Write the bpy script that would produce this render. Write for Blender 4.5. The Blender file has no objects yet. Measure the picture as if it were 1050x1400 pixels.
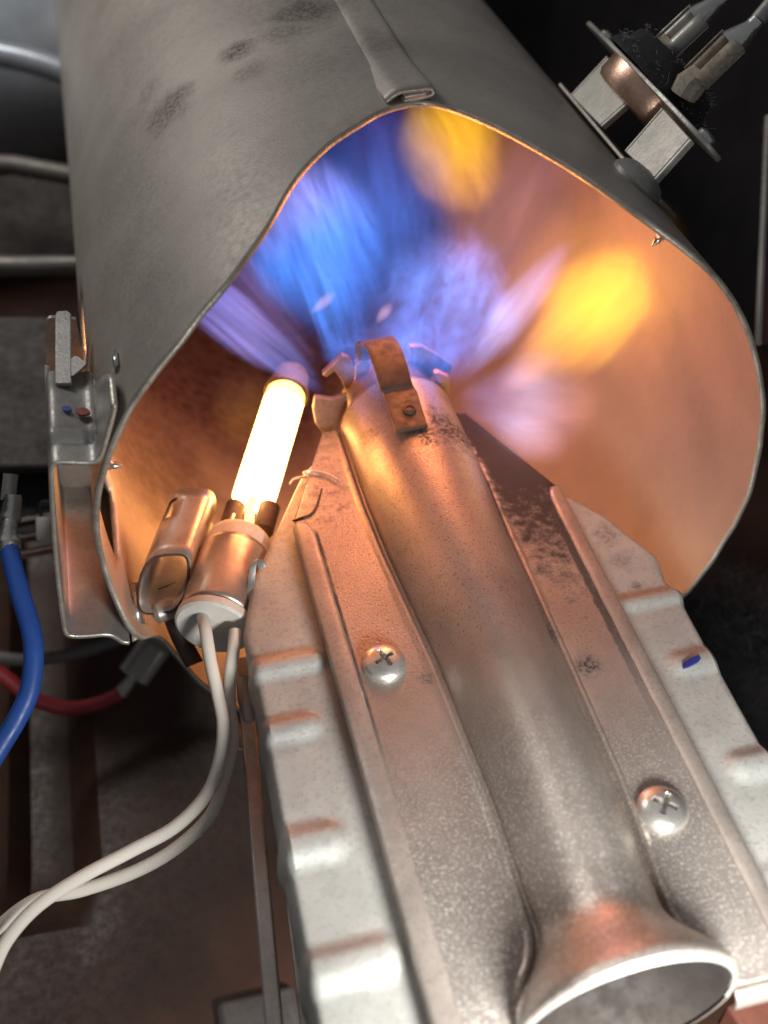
import bpy, bmesh, math, random
import numpy as np
from mathutils import Vector, Matrix
random.seed(4); rng = np.random.default_rng(4)
S = bpy.context.scene
COL = S.collection
# ------------------------------------------------------------------ camera (1 unit = 10 cm)
# world: X across the burner, Y along the burner into the duct, Z up
F = 1501.0                                   # focal length in pixels of a 1050x1400 picture
AX = np.array([15 - 525, 772 + 700, F]); AX /= np.linalg.norm(AX)      # burner axis seen by the lens
BX = np.array([1, .15, 0.]); BX[2] = -(AX[0]*BX[0] + AX[1]*BX[1])/AX[2]; BX /= np.linalg.norm(BX)
NX = -np.cross(BX, AX)
MW = np.stack([BX, AX, NX])
def ray(u, v): return MW @ (np.array([u - 525, 700 - v, F])/F)
CAM = -ray(640, 900)*2.75
cam_d = bpy.data.cameras.new('camera'); cam = bpy.data.objects.new('camera', cam_d); COL.objects.link(cam)
cam_d.sensor_fit = 'VERTICAL'; cam_d.sensor_height = 36; cam_d.lens = 36*F/1400
cam_d.clip_start = .05; cam_d.clip_end = 60
m = Matrix.Identity(4)
for i in range(3):
    m[i][0], m[i][1], m[i][2], m[i][3] = MW[i][0], MW[i][1], -MW[i][2], CAM[i]
cam.matrix_world = m
cam_d.dof.use_dof = True; cam_d.dof.focus_distance = 2.85; cam_d.dof.aperture_fstop = .95
S.camera = cam
# ------------------------------------------------------------------ world, lamps, exposure
W = bpy.data.worlds.new('World'); S.world = W; W.use_nodes = True
bg = W.node_tree.nodes['Background']; bg.inputs[0].default_value = (.92, .95, 1, 1); bg.inputs[1].default_value = .14
S.view_settings.view_transform = 'Standard'; S.view_settings.look = 'None'
S.view_settings.exposure = 0; S.view_settings.gamma = 1
S.cycles.use_denoising = True
S.cycles.volume_step_rate = .6; S.cycles.volume_max_steps = 256
S.cycles.max_bounces = 8; S.cycles.sample_clamp_indirect = 6
def area(name, loc, to, size, power, color):
    l = bpy.data.lights.new(name, 'AREA'); l.shape = 'DISK'; l.size = size; l.energy = power; l.color = color
    o = bpy.data.objects.new(name, l); COL.objects.link(o); o.location = loc
    o.rotation_euler = (Vector(to) - Vector(loc)).to_track_quat('-Z', 'Y').to_euler(); return o
def point(name, loc, power, color, r):
    l = bpy.data.lights.new(name, 'POINT'); l.energy = power; l.color = color; l.shadow_soft_size = r
    o = bpy.data.objects.new(name, l); COL.objects.link(o); o.location = loc; return o
wl = area('work_light', (.06, -1.60, .62), (.05, -1.0, -.05), .42, 33, (1, .98, .94)); wl.data.spread = math.radians(120)
area('room_light', (-2.7, 4.1, 3.8), (-.5, 2.7, .6), 1.9, 70, (1, .97, .92)).data.spread = math.radians(150)
point('flank_fill_lamp', (-.36, .90, .19), 6, (1, .36, .10), .10)  # added unseen lamp: orange fill for the tube's left flank
point('flame_lamp', (.18, 1.26, .58), 24, (1, .33, .13), .22)

# ------------------------------------------------------------------ helpers
XC, ZC, RD = .05, .10, .918                  # duct axis and radius
def V(*a): return np.array(a, float)
def atD(u, v, d): return CAM + ray(u, v)*d
def atZ(u, v, z): r = ray(u, v); return CAM + r*((z - CAM[2])/r[2])
def atY(u, v, y): r = ray(u, v); return CAM + r*((y - CAM[1])/r[1])
def cyl(th, r, y): return V(XC + r*math.cos(th), y, ZC + r*math.sin(th))
def norm(v): v = np.array(v, float); return v/np.linalg.norm(v)
def sstep(a, b, x): t = np.clip((x - a)/(b - a), 0, 1); return t*t*(3 - 2*t)
def tag(o, label=None, cat=None, group=None, kind=None):
    for k, v in (('label', label), ('category', cat), ('group', group), ('kind', kind)):
        if v: o[k] = v
    return o
def thing(name, loc, label, cat, group=None):
    o = bpy.data.objects.new(name, None); COL.objects.link(o); o.location = loc; o.empty_display_size = .05
    return tag(o, label, cat, group)
class MB:
    def __init__(s): s.v = []; s.f = []; s.m = []
    def add(s, vs, fs, mat=0):
        n = len(s.v); s.v += [tuple(map(float, p)) for p in vs]; s.f += [tuple(i + n for i in f) for f in fs]; s.m += [mat]*len(fs); return s
    def grid(s, P, closeu=False, closev=False, mat=0):
        nu, nv = len(P), len(P[0]); vs = [p for row in P for p in row]; fs = []
        for i in range(nu if closeu else nu - 1):
            for j in range(nv if closev else nv - 1):
                a, b = i*nv + j, i*nv + (j + 1) % nv; c, d = ((i + 1) % nu)*nv + (j + 1) % nv, ((i + 1) % nu)*nv + j
                fs.append((a, b, c, d))
        return s.add(vs, fs, mat)
    def box(s, c, ex, ey, ez, hx, hy, hz):
        c = np.array(c); ex, ey, ez = map(np.array, (ex, ey, ez))
        vs = [c + ex*hx*i + ey*hy*j + ez*hz*k for i in (-1, 1) for j in (-1, 1) for k in (-1, 1)]
        return s.add(vs, [(0, 1, 3, 2), (4, 6, 7, 5), (0, 4, 5, 1), (2, 3, 7, 6), (0, 2, 6, 4), (1, 5, 7, 3)])
    def prism(s, pts, d):
        """closed outline pts (3-D) pushed along vector d"""
        n = len(pts); vs = [np.array(p) for p in pts] + [np.array(p) + d for p in pts]
        fs = [tuple(range(n)), tuple(range(2*n - 1, n - 1, -1))] + [(i, i + n, (i + 1) % n + n, (i + 1) % n) for i in range(n)]
        return s.add(vs, fs)
    def tube(s, path, r, n=12, cap=True, flat=None):
        path = [np.array(p, float) for p in path]; N = len(path)
        rs = r if hasattr(r, '__len__') else [r]*N
        T = [norm(path[min(i + 1, N - 1)] - path[max(i - 1, 0)]) for i in range(N)]
        u = np.cross(T[0], (0, 0, 1)); u = np.cross(T[0], (1, 0, 0)) if np.linalg.norm(u) < .1 else u; u = norm(u)
        rows = []
        for i in range(N):
            u = norm(u - T[i]*np.dot(u, T[i])); w = np.cross(T[i], u)
            rows.append([path[i] + rs[i]*(u*math.cos(a) + w*math.sin(a)) for a in np.linspace(0, 2*math.pi, n, endpoint=False)])
        b = len(s.v); s.grid(rows, closev=True)
        if cap: s.f += [tuple(b + j for j in range(n))[::-1], tuple(b + (N - 1)*n + j for j in range(n))]; s.m += [0, 0]
        return s
    def lathe(s, o, ax, prof, n=28, cap0=False, cap1=False, u=None, sq=1):
        """prof: (distance along axis, radius)"""
        o = np.array(o); ax = norm(ax)
        if u is None: u = np.cross(ax, (0, 0, 1)); u = np.cross(ax, (1, 0, 0)) if np.linalg.norm(u) < .1 else u
        u = norm(u); w = np.cross(ax, u)
        b = len(s.v)
        s.grid([[o + ax*h + r*(u*math.cos(a) + sq*w*math.sin(a)) for a in np.linspace(0, 2*math.pi, n, endpoint=False)] for h, r in prof], closev=True)
        if cap0: s.f.append(tuple(b + j for j in range(n))[::-1]); s.m.append(0)
        if cap1: s.f.append(tuple(b + (len(prof) - 1)*n + j for j in range(n))); s.m.append(0)
        return s
    def build(s, name, mat, parent=None, bevel=0, solid=0, off=-1, sub=0, ang=38, label=None, segs=2, rim=None):
        loc = np.array(root_loc(parent)) if parent else np.zeros(3)
        me = bpy.data.meshes.new(name); me.from_pydata([tuple(np.array(p) - loc) for p in s.v], [], s.f)
        for mm in (mat if isinstance(mat, (list, tuple)) else [mat]): me.materials.append(mm)
        me.polygons.foreach_set('material_index', s.m)
        bm = bmesh.new(); bm.from_mesh(me); bmesh.ops.remove_doubles(bm, verts=bm.verts, dist=1e-6)
        bmesh.ops.recalc_face_normals(bm, faces=bm.faces) if not solid else None
        bm.to_mesh(me); bm.free()
        me.polygons.foreach_set('use_smooth', [True]*len(me.polygons)); me.set_sharp_from_angle(angle=math.radians(ang))
        o = bpy.data.objects.new(name, me); COL.objects.link(o)
        if parent: o.parent = parent
        if solid:
            k = o.modifiers.new('thick', 'SOLIDIFY'); k.thickness = solid; k.offset = off
            if rim is not None: k.material_offset, k.material_offset_rim = rim
        if bevel:
            k = o.modifiers.new('bev', 'BEVEL'); k.width = bevel; k.segments = segs; k.limit_method = 'ANGLE'; k.angle_limit = math.radians(ang)
        if sub:
            k = o.modifiers.new('sub', 'SUBSURF'); k.levels = sub; k.render_levels = sub
        if label: o['label'] = label
        return o
def root_loc(o):
    l = Vector((0, 0, 0))
    while o is not None: l = l + o.location; o = o.parent
    return l
def spline(pts, n=10):
    P = [np.array(p, float) for p in pts]; P = [2*P[0] - P[1]] + P + [2*P[-1] - P[-2]]; out = []
    for i in range(1, len(P) - 2):
        for t in np.linspace(0, 1, n, endpoint=False):
            a, b, c, d = P[i-1:i+3]
            out.append(.5*(2*b + (c - a)*t + (2*a - 5*b + 4*c - d)*t*t + (3*b - a - 3*c + d)*t**3))
    return out + [P[-2]]

# ------------------------------------------------------------------ materials
class NT:
    def __init__(s, name):
        s.mat = bpy.data.materials.new(name); s.mat.use_nodes = True; s.t = s.mat.node_tree; s.t.nodes.clear()
        s.out = s.t.nodes.new('ShaderNodeOutputMaterial')
    def n(s, typ, **kw):
        o = s.t.nodes.new('ShaderNode' + typ)
        for k, v in kw.items(): setattr(o, k, v)
        return o
    def l(s, a, b): s.t.links.new(a, b)
    def val(s, x, sock):
        if hasattr(x, 'links') or hasattr(x, 'is_output'): s.l(x, sock)
        else: sock.default_value = x
    def math(s, op, a, b=None, c=None, clamp=False):
        o = s.n('Math', operation=op, use_clamp=clamp); s.val(a, o.inputs[0])
        if b is not None: s.val(b, o.inputs[1])
        if c is not None: s.val(c, o.inputs[2])
        return o.outputs[0]
    def vmath(s, op, a, b=None, scale=None):
        o = s.n('VectorMath', operation=op); s.val(a, o.inputs[0])
        if b is not None: s.val(b, o.inputs[1])
        if scale is not None: s.val(scale, o.inputs['Scale'])
        return o.outputs['Value'] if op in ('LENGTH', 'DOT_PRODUCT', 'DISTANCE') else o.outputs[0]
    def noise(s, vec, scale, detail=3, rough=.55, col=False, dist=0):
        o = s.n('TexNoise'); s.val(vec, o.inputs['Vector']); o.inputs['Scale'].default_value = scale
        o.inputs['Detail'].default_value = detail; o.inputs['Roughness'].default_value = rough; o.inputs['Distortion'].default_value = dist
        return o.outputs['Color' if col else 'Fac']
    def ramp(s, x, a, b, lo=0, hi=1):
        o = s.n('MapRange', interpolation_type='SMOOTHSTEP'); s.val(x, o.inputs[0])
        o.inputs[1].default_value = a; o.inputs[2].default_value = b; o.inputs[3].default_value = lo; o.inputs[4].default_value = hi
        return o.outputs[0]
    def mix(s, f, a, b, blend='MIX'):
        o = s.n('Mix', data_type='RGBA', blend_type=blend); s.val(f, o.inputs[0])
        for x, k in ((a, 6), (b, 7)):
            if isinstance(x, tuple): o.inputs[k].default_value = (*x[:3], 1)
            else: s.l(x, o.inputs[k])
        return o.outputs[2]
    def pos(s): return s.n('NewGeometry').outputs['Position']
    def blob(s, pos, c, r, wob=.5, nscale=14, soft=.5):
        """0..1 mask: an irregular patch round point c"""
        d = s.vmath('DISTANCE', pos, tuple(map(float, c)))
        d = s.math('DIVIDE', d, r); nn = s.noise(pos, nscale, 4, .65)
        d = s.math('ADD', d, s.math('MULTIPLY', s.math('SUBTRACT', nn, .5), wob*2))
        return s.ramp(d, 1, 1 - soft)
def metal(name, col, metallic=.6, rough=.45, speck=(60, .35), speck_col=None, mott=.2, mscale=6, bump=.15, bscale=140,
          blobs=(), stain=(.03, .02, .014), extra=None, speck_y=None):
    """speck: fine grains (scale, amount); mott: broad unevenness; blobs: (centre, radius, strength, wobble, noise scale)"""
    T = NT(name); p = T.pos(); b = T.n('BsdfPrincipled')
    c = T.mix(T.ramp(T.noise(p, mscale, 5, .6), .3, .7), tuple(x*(1 - mott) for x in col), tuple(min(1, x*(1 + mott)) for x in col))
    g = T.noise(p, speck[0], 3, .75) if speck_y else T.noise(p, speck[0], 3, .7)
    sc = speck_col or tuple(x*.35 for x in col)
    sa = T.math('MULTIPLY', T.ramp(g, .50, .66), speck[1])
    if speck_y:                              # bright spangle survives away from the heat, dark scale specks near it
        yy = T.n('SeparateXYZ'); T.l(p, yy.inputs[0]); hot = T.ramp(T.math('ADD', yy.outputs[1], T.math('MULTIPLY', T.noise(p, 5, 4, .6), .3)), speck_y[1], speck_y[0])
        sa = T.math('MULTIPLY', sa, T.math('SUBTRACT', 1, hot))
        c = T.mix(T.math('MULTIPLY', T.math('MULTIPLY', T.ramp(T.noise(p, 150, 3, .7), .55, .68), .75), hot), c, (.14, .085, .06))
        wear = T.math('MULTIPLY', T.ramp(T.noise(p, 22, 6, .75), .60, .70), T.math('SUBTRACT', 1, hot)); c = T.mix(T.math('MULTIPLY', wear, .5), c, (.75, .71, .65))
    c = T.mix(sa, c, sc)
    dirt = None
    for (cc, r, st, wob, ns) in blobs:
        mk = T.math('MULTIPLY', T.math('MULTIPLY', T.blob(p, cc, r, wob, ns, .8), st), T.ramp(T.noise(p, 90, 4, .7), .36, .6, .25, 1))
        dirt = mk if dirt is None else T.math('MAXIMUM', dirt, mk)
    if extra: 
        e = extra(T, p); dirt = e if dirt is None else T.math('MAXIMUM', dirt, e)
    rg = T.ramp(T.noise(p, speck[0]*.5, 3, .6), .3, .7, rough*.85, min(1, rough*1.18))
    mt = metallic
    if dirt is not None:
        c = T.mix(dirt, c, stain)
        rg = T.math('MAXIMUM', rg, T.math('MULTIPLY', dirt, .8)); mt = T.math('MULTIPLY', T.math('SUBTRACT', 1, dirt), metallic)
    T.l(c, b.inputs['Base Color']); T.val(mt, b.inputs['Metallic']); T.l(rg, b.inputs['Roughness'])
    bp = T.n('Bump'); bp.inputs['Strength'].default_value = bump; bp.inputs['Distance'].default_value = .004
    T.l(T.noise(p, bscale, 3, .65), bp.inputs['Height']); T.l(bp.outputs[0], b.inputs['Normal'])
    T.l(b.outputs[0], T.out.inputs[0]); return T.mat
def glow(name, col, st):
    T = NT(name); e = T.n('Emission'); e.inputs[0].default_value = (*col, 1); e.inputs[1].default_value = st; T.l(e.outputs[0], T.out.inputs[0]); return T.mat
def fabric(name, col, col2, scale=150):
    T = NT(name); p = T.pos(); b = T.n('BsdfPrincipled'); b.inputs['Roughness'].default_value = .85
    w = T.n('TexWave', wave_type='BANDS', bands_direction='DIAGONAL'); T.l(p, w.inputs[0]); w.inputs['Scale'].default_value = scale*.35; w.inputs['Distortion'].default_value = 3; w.inputs['Detail'].default_value = 2
    T.l(T.mix(T.math('MULTIPLY', w.outputs['Fac'], .55), col, col2), b.inputs['Base Color'])
    bp = T.n('Bump'); bp.inputs['Strength'].default_value = .2; bp.inputs['Distance'].default_value = .002; T.l(w.outputs['Fac'], bp.inputs['Height']); T.l(bp.outputs[0], b.inputs['Normal'])
    T.l(b.outputs[0], T.out.inputs[0]); return T.mat
def plain(name, col, rough=.5, mott=.25, scale=9, metallic=0, bump=.1):
    return metal(name, col, metallic, rough, (70, .15), None, mott, scale, bump, 90)

def surf_stains(T, p):        # soot of the burner's top sheet: heavy at its right shoulder, along the right fold, spotty elsewhere; a dark line runs beside the left hem
    sx = T.n('SeparateXYZ'); T.l(p, sx.inputs[0]); x, y = sx.outputs[0], sx.outputs[1]
    n1 = T.noise(p, 26, 5, .72); n2 = T.noise(p, 7, 4, .6)
    zone = T.math('MULTIPLY', T.ramp(x, .19, .30), T.ramp(y, -.25, .75))
    zone = T.math('ADD', zone, T.math('MULTIPLY', T.ramp(y, .66, .9), T.ramp(x, .2, .3)))
    d = T.ramp(T.math('ADD', T.math('MULTIPLY', zone, .50), T.math('ADD', T.math('MULTIPLY', n1, .72), T.math('MULTIPLY', n2, .25))), .60, .93)
    z2 = T.math('MULTIPLY', T.ramp(y, .35, .62), T.ramp(x, -.05, -.2))       # faint on the left shoulder
    d2 = T.math('MULTIPLY', T.ramp(T.math('ADD', T.math('MULTIPLY', z2, .22), T.math('MULTIPLY', n1, .8)), .56, .8), .55)
    line = T.math('MULTIPLY', T.ramp(T.math('ABSOLUTE', T.math('SUBTRACT', x, T.math('ADD', .392, T.math('MULTIPLY', T.math('SUBTRACT', n1, .5), .02)))), .016, .006), T.ramp(y, -.55, .1, .25, .95))
    lx = T.math('ADD', x, T.math('ADD', .2795, T.math('MULTIPLY', y, .014)))
    l2 = T.math('MULTIPLY', T.math('MULTIPLY', T.ramp(T.math('ABSOLUTE', T.math('ADD', lx, T.math('MULTIPLY', T.math('SUBTRACT', n1, .5), .008))), .009, .003), T.math('MULTIPLY', T.ramp(y, -.45, -.05), T.ramp(y, .54, .50))), T.ramp(n2, .25, .6, .45, .9))
    d2 = T.math('MAXIMUM', d2, l2)
    return T.math('MINIMUM', T.math('MAXIMUM', T.math('MAXIMUM', d, d2), T.math('MULTIPLY', line, .9)), .93)
M = {}
def tz(u, v, z=0): return atZ(u, v, z)
M['plate'] = metal('aluminised_sheet_oxidised', (.42, .37, .33), .68, .36, (150, .85), (.88, .86, .80), .16, 3.2, .3, 160, speck_y=(.25, -.55),
                   blobs=[(tz(805, 910), .052, 1, .45, 40), (tz(748, 866), .045, .9, .6, 40), (tz(583, 928), .025, .9, .8, 60),
                          (tz(620, 590, .14), .13, 1, .8, 26), (tz(580, 590, .18), .08, .9, .6, 30), (tz(495, 588, .14), .09, .6, .9, 30)],
                   stain=(.035, .02, .014), extra=surf_stains)
M['flange'] = metal('aluminised_sheet_bright', (.43, .435, .41), .2, .5, (80, .38), (.24, .21, .18), .16, 4, .22, 120,
                    blobs=[(tz(830, 730, -.04), .06, .5, 1.0, 40), (tz(850, 765, -.04), .05, .4, 1.2, 40), (tz(870, 800, -.04), .02, .8, .6, 60),
                           (tz(480, 905, -.04), .03, .4, .8, 60)], stain=(.06, .035, .025))
M['hem'] = metal('folded_sheet_edge', (.42, .37, .33), .5, .42, (90, .35), (.2, .16, .13), .15, 6, .2, 140)
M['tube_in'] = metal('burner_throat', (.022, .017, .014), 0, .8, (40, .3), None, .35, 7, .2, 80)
M['duct_out'] = metal('duct_outside', (.20, .19, .18), .35, .5, (120, .22), (.36, .33, .30), .14, 3, .22, 150,
                      blobs=[], stain=(.035, .025, .02))
M['duct_in'] = metal('duct_inside', (.60, .50, .42), .25, .5, (120, .18), (.4, .3, .24), .12, 4, .15, 130)
M['edge'] = metal('cut_sheet_edge', (.62, .58, .5), .7, .38, (70, .3), None, .2, 20, .3, 120)
M['bright'] = metal('zinc_plated', (.66, .65, .62), .9, .27, (60, .12), None, .12, 9, .08, 90)
M['screw'] = metal('screw_zinc', (.72, .70, .65), .85, .30, (60, .25), (.3, .27, .24), .15, 14, .2, 70)
M['bracket'] = metal('bracket_zinc', (.52, .49, .44), .35, .42, (70, .15), None, .1, 8, .12, 100)
M['dull'] = metal('galvanised_grey', (.40, .38, .36), .6, .45, (80, .25), (.22, .2, .19), .15, 6, .2, 120)
M['cup'] = metal('cup_copper_reflection', (.72, .46, .34), .8, .32, (60, .2), None, .2, 10, .15, 80)  # copper colour, partly orange reflection put into the tint
M['orange_reflect'] = metal('tab_orange_reflection', (.75, .34, .12), .5, .4, (60, .3), None, .2, 8, .2, 120)  # orange reflected light put into the tab's base colour
M['clip'] = metal('burnt_spring_steel', (.075, .05, .042), .2, .58, (70, .4), (.04, .028, .022), .3, 12, .2, 120)
M['spread'] = metal('flame_spreader_steel', (.24, .17, .15), .7, .42, (60, .3), None, .2, 8, .2, 120)
M['sleeve'] = metal('igniter_sleeve_steel', (.5, .44, .38), .75, .34, (50, .2), None, .16, 7, .1, 60)
M['ceramic'] = plain('white_ceramic', (.62, .60, .55), .6, .06, 8)
M['black'] = plain('black_lint_plastic', (.025, .024, .026), .85, .3, 30)
M['lint'] = plain('grey_lint', (.26, .25, .26), .95, .2, 20)
M['dust'] = metal('dust_caked_terminal', (.42, .36, .29), .1, .85, (70, .5), (.2, .17, .13), .2, 20, .6, 70)
M['glass_lead'] = fabric('woven_glass_lead', (.70, .66, .59), (.58, .54, .47), 260)
M['blue'] = plain('blue_insulation', (.02, .075, .32), .42, .12, 6)
M['red'] = plain('red_insulation', (.32, .03, .04), .5, .12, 6)
M['grey'] = plain('grey_insulation', (.16, .15, .145), .6, .12, 6)
M['white'] = plain('white_nylon', (.6, .57, .53), .5, .08, 9)
M['floor'] = plain('cabinet_floor_paint', (.066, .030, .019), .5, .3, 3)
M['dark'] = plain('black_cabinet_paint', (.016, .013, .014), .8, .3, 4)
M['brownbox'] = metal('dusty_brown_cover', (.085, .072, .066), .1, .8, (60, .3), (.13, .12, .11), .3, 7, .3, 60)
M['motor'] = metal('painted_motor_shell', (.5, .54, .60), .3, .3, (30, .1), None, .25, 2, .05, 30)
M['rail'] = metal('motor_rail', (.20, .18, .165), .4, .5, (30, .2), None, .2, 3, .1, 30)
M['ink_blue'] = plain('blue_ink', (.02, .03, .22), .5); M['ink_red'] = plain('red_ink', (.28, .03, .02), .6)
M['glow'] = glow('white_hot_element', (1, .44, .15), 34)
M['coil'] = glow('yellow_hot_coil', (1, .50, .15), 20)
M['hot'] = glow('orange_hot_wire', (1, .45, .10), 7)
M['brown'] = plain('rust_red_bracket', (.12, .04, .025), .6)

# ------------------------------------------------------------------ setting
mb = MB(); xs = np.linspace(-4.2, 2.6, 120); ys = np.linspace(-2.5, 6.2, 60)
def floor_z(x, y): return -1.30 - .16*(sstep(-1.42, -1.34, x)*(1 - sstep(-1.16, -1.08, x)))*sstep(.2, .35, y)*(1 - sstep(2.1, 2.3, y)) + .02*math.sin(x*3 + y)
mb.grid([[V(x, y, floor_z(x, y)) for y in ys] for x in xs])
tag(mb.build('floor', M['floor'], solid=.03), kind='structure')
mb = MB(); mb.box((-.8, 6.2, 1), (1, 0, 0), (0, 1, 0), (0, 0, 1), 3.4, .03, 2.4); tag(mb.build('back_wall', M['dark']), kind='structure')
mb = MB(); mb.box((2.6, 2.2, .2), (1, 0, 0), (0, 1, 0), (0, 0, 1), .03, 3.9, 1.6); tag(mb.build('right_wall', M['dark']), kind='structure')
mb = MB(); mb.box((-4.2, 2.2, .6), (1, 0, 0), (0, 1, 0), (0, 0, 1), .03, 3.9, 2.0); tag(mb.build('left_wall', M['dark']), kind='structure')

# ------------------------------------------------------------------ combustion duct
duct = thing('combustion_duct', (XC, .4, ZC - RD), 'large grey sheet metal combustion duct with a scalloped open mouth glowing orange inside', 'duct')
ED = [(-180, .45), (-170, .42), (-162, .39), (-158, .43), (-154, .50), (-150, .50), (-144, .44), (-138, .40), (-132, .38), (-125, .37), (-90, .5), (-60, .42), (-31, .35), (-7, .37), (12, .41), (25, .44), (38, .455), (50, .44), (60, .49),
      (69, .655), (78, .83), (86, .955), (93, .945), (104, .83), (111, .735), (117, .59), (125, .475), (136, .415), (156, .41), (170, .43), (180, .45)]
edx, edy = zip(*ED)
def edge_y(deg): return float(np.interp((deg + 180) % 360 - 180, edx, edy))
def edge_s(deg): return sum(edge_y(deg + k)*w for k, w in ((-3, .2), (-1.5, .2), (0, .2), (1.5, .2), (3, .2)))
th = [i*360/240 - 180 for i in range(241)]
sv = [0, .008, .03, .08, .15, .19, .24, .29, .34, .39, .45, .52, .6, .7, .8, .92, 1.05, 1.35, 1.7, 2.1, 2.6, 3.2, 3.9]
mb = MB(); P = []
for t in th[:-1]:
    e = edge_s(t) + .002*math.sin(t*.31) + .0015*math.sin(t*.73 + 1)
    row = []
    for s_ in sv:
        r = RD + .006*math.sin(math.radians(t*3) + s_) - .10*sstep(.6, 3.6, s_)*0
        row.append(cyl(math.radians(t), r, e + s_*(4.6 - e)/3.9))
    P.append(row)
mb.grid(P, closeu=True)
keep = [(f, mm) for f, mm in zip(mb.f, mb.m) if not (lambda a, y: (163 < a < 177 and 1.0 < y < 1.24) or ((a > 166 or a < -168) and .60 < y < .93))((lambda c: math.degrees(math.atan2(c[2] - ZC, c[0] - XC)))(np.mean([mb.v[i] for i in f], axis=0)), np.mean([mb.v[i][1] for i in f]))]
mb.f = [k[0] for k in keep]; mb.m = [k[1] for k in keep]
def shell_stains(T, p):
    q = None
    for (u, v, r, st) in ((232, 152, .085, .75), (205, 125, .06, .35), (325, 70, .05, .85), (345, 95, .05, .4), (418, 14, .10, .8), (395, 40, .07, .5), (520, 60, .08, .35)):
        r_ = ray(u, v); ox, oz = CAM[0] - XC, CAM[2] - ZC
        A = r_[0]**2 + r_[2]**2; B = 2*(ox*r_[0] + oz*r_[2]); c = ox*ox + oz*oz - RD*RD
        t = (-B - math.sqrt(max(0, B*B - 4*A*c)))/2/A; k = CAM + r_*t
        mk = T.math('MULTIPLY', T.blob(p, k, r*1.6, .5, 14, .9), min(1, st*1.2)); q = mk if q is None else T.math('MAXIMUM', q, mk)
    return T.math('MULTIPLY', q, T.ramp(T.noise(p, 80, 4, .75), .32, .62, .2, 1))
M['duct_out'] = metal('duct_outside', (.40, .355, .315), .25, .50, (120, .28), (.40, .37, .34), .16, 2.2, .22, 150, extra=shell_stains, stain=(.075, .048, .040))
def in_soot_and_shade(T, p):
    c1 = T.blob(p, cyl(math.radians(-160), RD, 1.55), .72, .28, 6, .5); c2 = T.blob(p, cyl(math.radians(178), RD, 1.5), .5, .3, 6, .6)
    base = T.math('MAXIMUM', c1, c2)
    st = T.math('MULTIPLY', base, T.ramp(T.noise(p, 22, 5, .7), .25, .7, .72, 1.0))
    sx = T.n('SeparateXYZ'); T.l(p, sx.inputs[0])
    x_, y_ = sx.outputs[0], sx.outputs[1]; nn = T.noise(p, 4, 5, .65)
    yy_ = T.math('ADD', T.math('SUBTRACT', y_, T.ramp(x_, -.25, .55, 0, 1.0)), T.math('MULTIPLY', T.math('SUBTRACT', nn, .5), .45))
    deep = T.math('MULTIPLY', T.ramp(yy_, 1.3, 1.9), T.ramp(T.noise(p, 24, 5, .7), .25, .7, .70, 1.0))      # depth shade painted into the wall colour beyond the flame
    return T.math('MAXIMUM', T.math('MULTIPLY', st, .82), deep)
M['duct_in'] = metal('duct_inside', (.48, .37, .29), .2, .5, (120, .2), (.40, .31, .25), .08, 4, .15, 130, extra=in_soot_and_shade, stain=(.06, .022, .018))
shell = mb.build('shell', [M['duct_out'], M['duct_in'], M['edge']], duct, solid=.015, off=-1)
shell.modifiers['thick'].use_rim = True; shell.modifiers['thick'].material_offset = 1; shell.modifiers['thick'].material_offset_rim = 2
# which side faces out: grid normals checked below
me = shell.data; c0 = me.polygons[20]; cc = c0.center + Vector(root_loc(duct)); out = (cc.x - XC)*c0.normal.x + (cc.z - ZC)*c0.normal.z
if out < 0: me.flip_normals()
# rolled seam: a flattened hook of sheet along the top
hook = [(528, 143), (536, 136), (543, 131), (552, 128), (575, 125), (588, 124), (593, 127), (591, 132), (585, 134), (570, 137), (556, 140), (553, 143), (556, 146), (570, 147), (592, 147)]
inner = [(553, 136), (565, 133), (586, 130)]
mb = MB()
for pl in (hook, inner):
    pts = spline([atY(u, v, .95) + V(0, 0, .004) for u, v in pl], 4)
    mb.grid([[p + V(0, y, -.021*float(sstep(.015, .22, y))) for y in (.0, .03, .12, .25, .4, .6, 1, 2, 3.6)] for p in pts])
mb.build('seam', [M['duct_out'], M['edge']], duct, solid=.010, off=0).modifiers['thick'].material_offset_rim = 1
# back bulkhead closing the duct
MB().lathe((XC, 4.55, ZC), (0, 1, 0), [(0, .001), (0, .5), (0, RD - .02)], 60).build('end_plate', M['dark'], duct, solid=.02)
# two bent lugs at the lower left of the mouth and a lower lip
for (u0, v0, u1, v1, u2, v2) in ((181, 800, 189, 832, 207, 872),):
    a, b, c = atY(u0, v0, .56), atY(u0 + 2, 868, .42), atY(u2, v2, .50)
    MB().grid([[a, atY(u1, 798, .56)], [atY(u0, 832, .5), atY(u1 + 1, 830, .5)], [atY(184, 850, .46), c]]).build('lug', M['bright'], duct, solid=.012)
    MB().grid([[atY(176, 838, .50), atY(181, 835, .52)], [atY(181, 878, .40), atY(184, 876, .41)]]).build('lug', M['duct_in'], duct, solid=.012)
lip = [[cyl(math.radians(t), RD + .035, y) for y in np.linspace(.27, 1.2, 8)] for t in np.linspace(-134, -100, 16)]
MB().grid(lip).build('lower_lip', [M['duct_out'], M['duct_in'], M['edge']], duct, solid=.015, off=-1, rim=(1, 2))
# screw tips that come through the wall
for (u, v, du, dv) in ((858, 300, -9, 8), (195, 549, 18, -7)):
    th_ = math.radians(52) if u > 500 else math.radians(163)
    base = cyl(th_, RD - .01, .56 if u > 500 else .50); ax = V(-math.cos(th_), 0, -math.sin(th_))
    MB().lathe(base, ax, [(0, .014), (.010, .016), (.015, .010), (.021, .014), (.027, .009), (.032, .010), (.052, .001)], 14, True, True).build('screw_tip', M['bright'], duct)

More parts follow.
